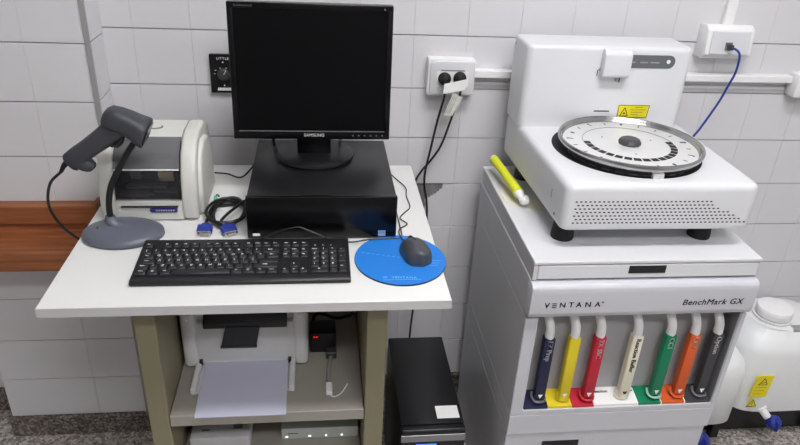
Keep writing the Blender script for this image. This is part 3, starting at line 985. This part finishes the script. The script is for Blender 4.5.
# coloured trays and straws
trays = [(.5085, .572, NAVY), (.572, .637, YEL), (.637, .695, RED), (.695, .814, CREAM), (.814, .878, GREEN), (.878, .943, ORANGE), (.943, 1.013, CHAR)]
for i, (a, b_, mt) in enumerate(trays):
    G().prism([(CYF + .004, .4905), (CYF + .004, .497), (CYF + .050, .508), (BB, .508), (BB, .4905)], 'x', a + .0006, b_ - .0006).build('tray', LABEL if mt is CREAM else mt, bay)
for a, b_, mt in trays[4:]:
    G().prism([(CYF + .0035, .4907), (CYF + .0035, .4975), (CYF + .051, .5087), (CYF + .051, .4907)], 'x', a - .001, a + .0012).build('tray_line', INKW, bay)
straws = [(.5500, NAVY, 'EZ Prep', INKW), (.6145, YEL, '', INKW), (.6795, RED, '2X SSC', INKW), (.7750, CREAM, 'Reaction Buffer', INKB), (.8620, GREEN, 'CC1', INKW), (.9260, ORANGE, 'CC2', INKW), (.9870, CHAR, 'Option', INKW)]
for x, mt, tx_, ik in straws:
    y0 = CYF + .012
    sb = G().box(x - .0140, x + .0140, y0, y0 + .022, .513, .7055, .003, 2).build('straw_holder', mt, t)
    if tx_:
        g = add_text(G(), tx_, (x + .001, y0 - .0004, .6990), (0, 0, -1), XR, .0185 if len(tx_) < 10 else .0168, align='LEFT', bold=.0009)
        g.build('lettering', ik, sb)
    g = G().prism([(x - .0065, .531), (x + .0065, .531), (x, .5175)], 'y', y0 - .0004, y0 + .001)
    g.build('arrow_mark', INKB if mt is CREAM else INKW, sb)
    yc = y0 + .012
    G().tube([(x, yc, .698), (x, yc, .712), (x + .000, yc + .002, .728), (x - .004, yc + .008, .748), (x - .010, yc + .014, .766), (x - .014, yc + .016, .780)], lambda f_: .0118 - .0015 * f_, 14).build('tube', WHITE2, sb)
    if mt is not CREAM and mt is not YEL:
        G().tube([(x - .018, yc + .006, .5255), (x - .0175, yc - .002, .5135), (x - .010, y0 - .002, .510), (x + .010, y0 - .002, .510), (x + .017, yc - .002, .5135)], .0034, 8).build('clip', M('clear_clip', (120, 120, 128), .3, alpha=.7) if mt in (NAVY, CHAR) else (M('pale_green_clip', (150, 196, 176), .4) if mt is GREEN else mt), sb)
    else:
        G().sup([(x, yc + .002, .506, .019, .016, 2), (x, yc + .002, .518, .018, .0155, 2), (x, yc + .002, .524, .016, .014, 2)], 24).build('foot', mt, sb)
g = add_text(G(), 'Reaction', (.722, CYF + .042, .5075), XR, (0, .97, .25), .012, bold=.0003)
add_text(g, 'Buffer', (.802, CYF + .042, .5075), XR, (0, .97, .25), .009, bold=.0003)
g.build('tray_lettering', INKB, bay)
for fx in (CX0 + .05, CX1 - .05):
    for fyy in (CYF + .05, CYB - .05):
        G().lathe([(.02, 0), (.02, .006)], (fx, fyy, 0), 16).build('foot_pad', RUBBER, t)

# ------------------------------------------------------------------ slide stainer on top
IX0, IX1, IYF, IYB = .525, .997, 1.300, 1.80
t = thing('slide_stainer', 'white slide staining instrument with a round carousel on the grey cabinet', 'instrument', (.757, 1.55, .933))
for fx in (.574, .922):
    for fyy in (1.372, 1.72):
        G().lathe([(.027, 0), (.0275, .004), (.024, .045), (.024, .056)], (fx, fyy, .933), 32).build('foot', RUBBER, t)
# lower body: plan outline with rounded front corners, slab with a well
ZB, ZD = .986, 1.102
WC, WR = (.757, 1.514), .182


def outline(ins, zz):
    return rrect(IX0 + ins, IX1 - ins, IYF + ins, IYB - ins * .2, max(.02 - ins * .5, .006), 6)


g = G()
rings_ = [[Vector((x + (.014 * (IYB - y) / (IYB - IYF) * (x < .7)), y, z)) for x, y in outline(i_, z)] for i_, z in ((.012, ZB), (.003, ZB + .002), (0, ZB + .010), (0, ZB + .0135), (.0, ZD - .020), (.0006, ZD - .013), (.003, ZD - .007), (.007, ZD - .003), (.0125, ZD - .0007), (.018, ZD))]
b = bmesh.new()
RV = [[b.verts.new(p) for p in r] for r in rings_]
n = len(RV[0])
for i in range(len(RV) - 1):
    for j in range(n):
        b.faces.new((RV[i][j], RV[i][(j + 1) % n], RV[i + 1][(j + 1) % n], RV[i + 1][j]))
b.faces.new(RV[0][::-1])
# deck with round hole: fill between outline and circle
NC = 72
cv = [b.verts.new((WC[0] + WR * math.cos(2 * math.pi * i / NC), WC[1] + WR * math.sin(2 * math.pi * i / NC), ZD)) for i in range(NC)]
ce = [b.edges.new((cv[i], cv[(i + 1) % NC])) for i in range(NC)]
oe = [b.edges.get((RV[-1][j], RV[-1][(j + 1) % n])) for j in range(n)]
bmesh.ops.triangle_fill(b, use_beauty=True, edges=ce + oe)
bmesh.ops.recalc_face_normals(b, faces=b.faces[:])
g.merge(b)
body = g.build('body', WHITE, t, angle=40)
G().lathe([(WR, 0), (WR, -.06), (0, -.06)], (WC[0], WC[1], ZD - .0002), 72).build('well', RUBBER, t)
gr = G()
gz0, gz1 = 1.007, 1.060
for r_ in range(7):
    z = gz1 - r_ * (gz1 - gz0) / 6
    xr = .885 + (.982 - .885) * max(0, (r_ - .5)) / 5.5
    x = .562 + (.0053 if r_ % 2 else 0)
    while x < xr:
        gr.box(x, x + .0052, IYF - .0004, IYF + .001, z - .0016, z + .0016)
        x += .0106
go = gr.build('ventilation_holes', M('hole_dark', (52, 52, 56), .7), body)
go['kind'] = 'stuff'
G().box(IX0 + .0112, IX0 + .014, 1.385, 1.3865, 1.03, 1.052).build('side_slit', DARKG, body)
G().lathe([(.003, 0), (.003, .0012)], (IX0 + .0128, 1.352, 1.005), 12, (-1, 0, 0)).build('side_screw', DARKG, body)
# rear tower
twp = [(1.80, ZD - .002), (1.80, 1.312), (1.79, 1.316), (1.705, 1.316), (1.690, 1.313), (1.680, 1.303), (1.676, 1.29), (1.674, ZD - .002)]
tw = rrect(IX0, .958, 1.675, 1.80, .022, 6, (1, 1, 0, 0))
g = G()
R_ = []
for ins, z in ((0, ZD - .003), (0, 1.305), (.001, 1.311), (.003, 1.315), (.007, 1.3175), (.011, 1.318)):
    R_.append([Vector((x, y, z)) for x, y in rrect(IX0 + ins, .972 - ins, 1.675 + ins, 1.80, max(.020 - ins * .7, .005), 6, (1, 1, 0, 0))])
g.rings(R_)
tower = g.build('rear_tower', WHITE, t, angle=40)
G().lathe([(.0022, 0), (.0022, .001)], (IX0 + .0003, 1.792, 1.296), 10, (-1, 0, 0)).build('vent_dot', INKB, tower)
# handle housing
hp = [(1.676, 1.315), (1.658, 1.312), (1.650, 1.303), (1.648, 1.25), (1.652, 1.244), (1.676, 1.242)]
hh = G().prism(hp, 'x', .722, .795, .004, 2).build('probe_cover', WHITE, tower)
G().tube([(.716, 1.672, 1.243), (.716, 1.6725, 1.256), (.722, 1.672, 1.262)], .0012, 6, False).build('latch', DARKG, tower)
G().box(.768, .776, 1.668, 1.676, 1.229, 1.242, .001, 1).build('cover_bracket', M('bracket_grey', (180, 180, 184), .4), tower)
G().box(.776, .7785, 1.667, 1.676, 1.228, 1.243).build('bracket_edge', DARKG, tower)
G().box(.727, .769, 1.6738, 1.6752, 1.1455, 1.1485).build('card_slot', INKB, tower)
pp = G().prism(rrect(.797, .923, 1.265, 1.299, .0165, 8, (0, 1, 1, 0)), 'y', 1.6735, 1.6755).build('status_panel', MIDG if False else M('panel_grey', (98, 101, 104), .5), tower)
G().lathe([(.0052, 0), (.0052, .001)], (.9045, 1.6736, 1.283), 20, (0, -1, 0)).build('status_light', INKW, pp)
g = G()
for a, b_ in ((.803, .817), (.828, .849), (.856, .880)):
    x = a
    while x < b_ - .002:
        g.box(x, x + .0022, 1.6731, 1.674, 1.2785 + random.uniform(-.0004, 0), 1.2815 + random.uniform(0, .0007))
        x += .0031
g.build('panel_lettering', INKG, pp)
st = G().prism([(.795, 1.1310), (.878, 1.1310), (.881, 1.165), (.793, 1.165)], 'y', 1.6738, 1.6752).build('warning_sticker', STICK, tower)
g = G()
for a in (((.801, 1.1345), (.823, 1.1345)), ((.823, 1.1345), (.812, 1.158)), ((.812, 1.158), (.801, 1.1345))):
    g.tube([(a[0][0], 1.6734, a[0][1]), (a[1][0], 1.6734, a[1][1])], .0010, 4, False)
g.lathe([(.0026, 0), (.0026, .0006)], (.812, 1.6737, 1.142), 8, (0, -1, 0))
for a in (((.794, 1.1305), (.877, 1.1305)), ((.794, 1.164), (.880, 1.164)), ((.794, 1.1305), (.794, 1.164)), ((.877, 1.1305), (.880, 1.164))):
    g.tube([(a[0][0], 1.6736, a[0][1]), (a[1][0], 1.6736, a[1][1])], .0008, 4, False)
g.build('sticker_sign', INKB, st)
g = G()
for i, (a, b_) in enumerate(((.840, .862), (.828, .872), (.830, .864), (.832, .852))):
    g.box(a, b_, 1.6733, 1.6739, 1.1578 - i * .0066, 1.1592 - i * .0066)
g.build('sticker_lettering', INKY, st)
# carousel
cc = (.757, 1.497)
ZR = 1.130
ZC = ZR - .007
car = G().lathe([(0, -.010), (0.1455, -.008), (0.1630, -.003), (0.1630, -.001), (0.1500, -.0008), (0.1460, .0), (.012, .0), (0, 0)], (cc[0], cc[1], ZC), 96).build('carousel_disc', DISC, t)
rim = G().lathe([(0.1533, -.012), (0.1591, -.016), (0.1707, -.010), (0.1746, -.004), (0.1751, .001), (0.1736, .0045), (0.1712, .0058), (0.1686, .0040), (0.1668, .0), (0.1625, -.0075)], (cc[0], cc[1], ZR), 96, closed=True).build('carousel_rim', METAL, t)
drum = G().lathe([(0.1340, -.062), (0.1400, -.055), (0.1580, -.013), (0.1500, -.012), (0.1258, -.055)], (cc[0], cc[1], ZR), 96, closed=True).build('carousel_drum', DARKG, t)
pad = G().box(-.011, .011, -.001, .004, -.018, 0, .002, 1).build('slide_pad', M('pad_metal', (96, 96, 98), .3, metal=.9), shift=(0, 0, 0))
pm = pad.data
bpy.data.objects.remove(pad)
for i in range(30):
    a = 2 * math.pi * i / 30
    inst('slide_pad', pm, (cc[0] + 0.1500 * math.cos(a), cc[1] + 0.1500 * math.sin(a), ZR - .020), drum, (math.radians(-18), 0, a - math.pi / 2 + math.pi))
G().lathe([(.027, 0), (.0275, .006), (.024, .012), (.018, .0145), (0, .015)], (cc[0], cc[1], ZC), 12).build('hub_knob', CHAR, t, angle=20)
for i in range(17):
    a = math.radians(176 + i * 11.6)
    r0, r1 = 0.0975, 0.1135
    da = math.radians(4.7)
    poly = []
    for k in range(5):
        q = a - da + 2 * da * k / 4
        poly.append((cc[0] + r1 * math.cos(q), cc[1] + r1 * math.sin(q)))
    for k in range(5):
        q = a + da - 2 * da * k / 4
        poly.append((cc[0] + r0 * math.cos(q), cc[1] + r0 * math.sin(q)))
    G().prism(poly, 'z', ZC - .001, ZC + .0006).build('slot', RUBBER, car)
g = G()
pts = [(cc[0] + 0.1145 * math.cos(math.radians(2 + i * 8)), cc[1] + 0.1145 * math.sin(math.radians(2 + i * 8)), ZC + .0003) for i in range(22)]
g.tube(pts, .0007, 5, False)
g.build('engraved_ring', MIDG, car)
for i in range(20):
    a = math.radians(i * 18 + 4)
    r0, r1 = 0.1369, 0.1466 + (.006 if i % 3 == 0 else 0)
    wd = .0011 if i % 4 else .003
    mt = Matrix.Translation((cc[0], cc[1], ZC)) @ Matrix.Rotation(a, 4, 'Z')
    G().box(r0, r1, -wd, wd, -.002, .0008, 0, 1, mt).build('notch', DARKG, car)
for i in range(3):
    a = math.radians(20 + i * 120)
    G().lathe([(.0022, 0), (.0022, .0008)], (cc[0] + .07 * math.cos(a), cc[1] + .07 * math.sin(a), ZC), 10).build('rivet', MIDG, car)
G().box(.7480, .7740, 1.3315, 1.3435, ZD - .004, ZD + .013, .002, 1).build('well_clip', WHITE2, t)

# yellow tube with white ends hanging from the left side of the stainer
t = thing('yellow_probe', 'bright yellow plastic tube with white ends on the grey cabinet', 'tube', (.502, 1.67, .935))
p0 = Vector((.489, 1.742, .978))
p1 = Vector((.511, 1.552, .963))
G().tube([p0, p0.lerp(p1, .33) + Vector((-.001, 0, .002)), p0.lerp(p1, .66) + Vector((0, 0, .001)), p1], lambda f_: .0125 + .002 * f_ - .0015 * math.sin(f_ * 3.1), 16).build('sleeve', YTUBE, t)
dd = (p1 - p0).normalized()
G().lathe([(.0124, -.002), (.0115, .006), (.008, .010), (0, .012)], p0, 16, -dd).build('tip', WHITE2, t)
G().tube([p1 - dd * .003, p1 + dd * .012 + Vector((.001, 0, -.002)), p1 + dd * .022 + Vector((.005, 0, -.008)), p1 + dd * .03 + Vector((.012, .002, -.010)), (.526, 1.54, .950)], lambda f_: .0102 + .002 * math.sin(f_ * 14), 14).build('crumpled_end', WHITE2, t)
tag(G().prism([(.482, 1.56), (.505, 1.53), (.528, 1.52), (.56, 1.50), (.575, 1.54), (.555, 1.60), (.53, 1.64), (.50, 1.66), (.485, 1.63)], 'z', .9332, .9345, .0004, 1).build('residue_patch', DIRTY), 'pale dried residue on the cabinet top under the yellow tube', 'residue')

# ------------------------------------------------------------------ laser printer and things on the shelves
FEED = M('feed_plastic', (44, 44, 47), .45, var=.05, scale=50)
t = thing('laser_printer', 'white laser printer with black paper feed on the table shelf', 'printer', (-.185, 1.5, SZ))
QX0, QX1, QY = -.334, -.034, 1.346
G().box(QX0 + .004, QX1 - .004, QY + .02, 1.66, SZ + .006, SZ + .155, .012, 3).build('body', PRWHITE, t)
G().box(QX0, QX0 + .036, QY - .008, QY + .1, SZ + .004, SZ + .165, .012, 3).build('corner_post', PRWHITE, t)
G().box(QX1 - .036, QX1, QY - .008, QY + .1, SZ + .004, SZ + .165, .012, 3).build('corner_post', PRWHITE, t)
fpn = G().prism([(QY + .03, SZ + .022), (QY - .002, SZ + .022), (QY - .006, SZ + .09), (QY + .004, SZ + .128), (QY + .03, SZ + .128)], 'x', QX0 + .03, QX1 - .03, .003, 2).build('front_panel', PRWHITE, t)
G().prism([(QY + .10, SZ + .168), (QY + .03, SZ + .164), (QY - .006, SZ + .134), (QY - .006, SZ + .119), (QY + .10, SZ + .119)], 'x', -.281, -.084, .002, 1).build('feed_recess', FEED, t)
sl = G().prism([(-.228, SZ + .126), (-.148, SZ + .126), (-.158, SZ + .070), (-.242, SZ + .070)], 'y', QY - .0095, QY + .004, .001, 1).build('feed_flap', FEED, t)
G().box(-.243, -.157, QY - .012, QY - .004, SZ + .066, SZ + .071).build('flap_edge', DARKG, sl)
G().lathe([(.003, 0), (.003, .001)], (QX0 + .018, QY - .0085, SZ + .148), 10, (0, -1, 0)).build('power_light', INKW, t)
G().box(QX0 + .036, QX1 - .036, QY, QY + .03, SZ + .008, SZ + .024).build('tray_opening', PRWHITE, t)
g = G()
g.box(-.305, -.292, 1.245, QY + .02, SZ + .002, SZ + .02, .002, 1)
g.box(-.079, -.066, 1.245, QY + .02, SZ + .002, SZ + .02, .002, 1)
g.box(-.305, -.066, 1.25, QY + .02, SZ + .001, SZ + .006)
tr = g.build('paper_tray', PRWHITE, t)
for x in (-.293, -.080):
    G().box(x - .004, x + .004, QY - .010, QY + .005, SZ + .014, SZ + .028, .001, 1).build('tray_clip', BLACK, t)
tag(G().prism([(1.36, SZ + .0085), (1.36, SZ + .0165), (1.26, SZ + .0135), (1.20, SZ + .006), (1.170, SZ + .0035), (1.170, SZ + .0008), (1.20, SZ + .0015), (1.25, SZ + .0068)], 'x', -.285, -.083).build('paper_stack', PAPER), 'stack of white paper sheets in the laser printer tray', 'paper')

t = thing('power_adapter', 'small black device with red lights on the table shelf', 'adapter', (.0, 1.43, SZ))
ab = G().box(-.031, .035, 1.39, 1.45, SZ + .0005, SZ + .060, .003, 2).build('case', BLACK, t)
for x in (-.020, -.013):
    G().lathe([(.0026, 0), (.0026, .001)], (x, 1.39, SZ + .050), 10, (0, -1, 0)).build('red_light', REDLED, ab)
cn = G().box(.010, .036, 1.362, 1.389, SZ + .001, SZ + .020, .002, 1).build('connector', DARKG, t)
G().tube([(.022, 1.364, SZ + .008), (.018, 1.34, SZ + .007), (.015, 1.30, SZ + .006), (.0155, 1.262, SZ + .006)], .005, 8).build('grey_lead', GREYTR, t)
G().box(.008, .023, 1.228, 1.264, SZ + .001, SZ + .013, .002, 1).build('white_plug', WHITE2, t)
G().tube([(.016, 1.23, SZ + .004), (.028, 1.222, SZ + .003), (.045, 1.235, SZ + .003), (.06, 1.265, SZ + .003)], .0018, 6).build('white_lead', WHITE2, t)
tag(G().tube([(-.026, 1.50, SZ + .006), (-.018, 1.50, SZ + .04), (.005, 1.51, SZ + .034), (.035, 1.49, SZ + .036), (.060, 1.48, SZ + .046), (.080, 1.475, SZ + .060), (.086, 1.50, SZ + .075), (.088, 1.58, SZ + .06), (.088, 1.66, SZ + .005)], .0045, 8).build('black_cable', BLACK), 'thick black cable curving behind the small black device under the table', 'cable')

t = thing('network_switch', 'low pale grey network switch with front lights under the shelf', 'network switch', (-.008, 1.36, LZ))
nb = G().box(-.104, .090, 1.285, 1.43, LZ + .001, LZ + .036, .002, 1).build('case', M('switch_grey', (188, 192, 190), .5, var=.02), t)
for x in (-.094, -.036, .006, .046):
    G().box(x, x + .006 - .002 * (x > 0), 1.2842, 1.2855, LZ + .009, LZ + .013).build('front_light', WLED, nb)
G().box(-.088, -.062, 1.2845, 1.2855, LZ + .020, LZ + .0225).build('name_mark', DARKG, nb)

t = thing('paper_box', 'white printed carton beside the network switch on the lower shelf', 'carton', (-.26, 1.36, LZ))
pb = G().box(-.325, -.180, 1.262, 1.45, LZ + .001, LZ + .040, .002, 1).build('carton', M('carton_white', (206, 206, 208), .7, var=.03), t)
for x, y, wd, dp in ((-.262, 1.31, .010, .008), (-.235, 1.34, .022, .006), (-.212, 1.30, .022, .016), (-.30, 1.33, .016, .012), (-.29, 1.29, .02, .006)):
    G().box(x - wd / 2, x + wd / 2, y - dp / 2, y + dp / 2, LZ + .0395, LZ + .0404).build('printed_patch', MIDG, pb)

# ------------------------------------------------------------------ black tower computer on the floor
t = thing('tower_computer', 'black tower computer with a white label on the floor beside the table', 'computer', (.29, 1.5, 0))
G().box(.205, .375, 1.318, 1.69, .012, .398, .003, 2).build('case', BLACKM, t)
fr = G().box(.203, .377, 1.296, 1.318, .010, .396, .006, 3).build('front_bezel', BLACK, t)
G().box(.204, .376, 1.2945, 1.300, .356, .380, .001, 1).build('silver_strip', M('silver_plastic', (150, 152, 156), .35, metal=.6), fr)
G().box(.245, .30, 1.2950, 1.299, .340, .347).build('blue_light', BLUELED, fr)
tag(G().box(.305, .366, 1.335, 1.382, .3982, .3987).build('paper_label', LABEL), 'white rectangular paper label on top of the tower computer', 'label')
for fx in (.23, .35):
    for fyy in (1.36, 1.64):
        G().box(fx - .015, fx + .015, fyy - .02, fyy + .02, 0, .013).build('foot', RUBBER, t)

# ------------------------------------------------------------------ carboys on a black stand
t = thing('carboy_stand', 'low black metal stand carrying the white carboys on the floor', 'stand', (1.38, 1.68, 0))
G().box(1.07, 1.73, 1.60, 1.85, .128, .142, .002, 1).build('deck', BLACKM, t)
G().box(1.09, 1.72, 1.625, 1.635, .010, .128).build('front_panel', BLACKM, t)
for x in (1.085, 1.715):
    G().box(x - .008, x + .008, 1.625, 1.84, .010, .128).build('side_panel', BLACKM, t)
for x in (1.10, 1.345, 1.70):
    for y in (1.61, 1.82):
        G().box(x - .014, x + .014, y - .012, y + .012, 0, .128, .001, 1).build('leg', BLACKM, t)


def tap(t, a, b_, k):
    a, b_, k = Vector(a), Vector(b_), Vector(k)
    d_ = (b_ - a).normalized()
    G().lathe([(.017, 0), (.017, .006), (.0125, .008), (.0125, (b_ - a).length), (.010, (b_ - a).length + .004)], a, 20, d_).build('spigot', WHITE2, t)
    kn = G().lathe([(.019, -.016), (.023, -.009), (.023, .011), (.016, .018), (0, .019)], k, 10, (.25, -.75, .6)).build('tap_knob', BLUEPL, t, angle=25)
    G().box(k.x - .004, k.x + .004, k.y - .026, k.y - .004, k.z - .02, k.z + .016, .002, 1).build('tap_fin', BLUEPL, kn)


t = thing('carboy', 'large white carboy with a screw lid, yellow sticker and blue tap', 'carboy', (1.52, 1.70, .142))
X, Y = 1.525, 1.70
NX, NY = 1.460, 1.668
cb = G().sup([(X, Y, .1425, .165, .130, 4), (X, Y, .150, .178, .142, 4), (X, Y, .205, .183, .146, 4), (X, Y, .38, .183, .146, 4), (X, Y, .405, .178, .142, 3.6), (X - .01, Y - .005, .432, .150, .118, 3), (X - .035, Y - .015, .450, .105, .088, 2.5), (NX, NY, .458, .070, .070, 2), (NX, NY, .461, .050, .050, 2), (NX, NY, .490, .050, .050, 2)], 56).build('body', CARBOY, t, angle=50)
G().lathe([(.051, 0), (.0545, .002), (.0545, .012), (.055, .014), (.055, .024), (.053, .028), (.048, .0295), (0, .0295)], (NX, NY, .472), 56).build('lid', LID, t)
ring = G().lathe([(.053, .004), (.060, .004), (.060, .009), (.053, .009)], (NX, NY, .460), 48, closed=True).build('neck_ring', WHITE2, t)
cl = G().box(1.490, 1.526, 1.596, 1.618, .440, .462, .003, 2).box(1.526, 1.556, 1.600, 1.614, .444, .454, .002, 1).build('metal_clasp', CHROME, t)
yb = Y - .146
st = G().prism([(1.383, .222), (1.440, .222), (1.446, .310), (1.389, .310)], 'y', yb - .0015, yb + .002).build('yellow_sticker', STICK, cb)
g = G()
for a in (((1.400, .274), (1.430, .274)), ((1.430, .274), (1.417, .300)), ((1.417, .300), (1.400, .274)), ((1.408, .280), (1.422, .284))):
    g.tube([(a[0][0], yb - .0018, a[0][1]), (a[1][0], yb - .0018, a[1][1])], .0011, 4, False)
g.build('sticker_sign', INKB, st)
g = G()
for i in range(3):
    g.box(1.392, 1.432 - i * .006, yb - .0019, yb - .0013, .262 - i * .013, .2632 - i * .013)
g.build('sticker_lettering', INKY, st)
ws = G().prism([(1.385, .183), (1.419, .183), (1.402, .212)], 'y', yb - .0015, yb + .002).build('warning_triangle', STICK, cb)
g = G()
for a in (((1.385, .183), (1.419, .183)), ((1.419, .183), (1.402, .212)), ((1.402, .212), (1.385, .183)), ((1.402, .190), (1.402, .204))):
    g.tube([(a[0][0], yb - .0018, a[0][1]), (a[1][0], yb - .0018, a[1][1])], .0010, 4, False)
g.build('triangle_outline', INKB, ws)
tap(t, (1.448, yb + .006, .166), (1.460, yb - .020, .150), (1.476, yb - .034, .140))

t = thing('small_carboy', 'smaller plain white carboy between the grey cabinet and the large carboy', 'carboy', (1.215, 1.615, .142))
X, Y = 1.215, 1.615
G().sup([(X, Y, .1425, .112, .095, 4), (X, Y, .152, .118, .105, 4), (X, Y, .34, .120, .106, 4), (X, Y, .375, .114, .10, 3.5), (X, Y, .40, .095, .08, 3), (X, Y, .412, .045, .045, 2), (X, Y, .445, .045, .045, 2)], 48).build('body', CARBOY, t, angle=50)
G().lathe([(.05, 0), (.05, .02), (.046, .024), (0, .024)], (X, Y, .43), 40).build('lid', LID, t)
tap(t, (1.175, 1.512, .19), (1.178, 1.48, .165), (1.190, 1.458, .142))
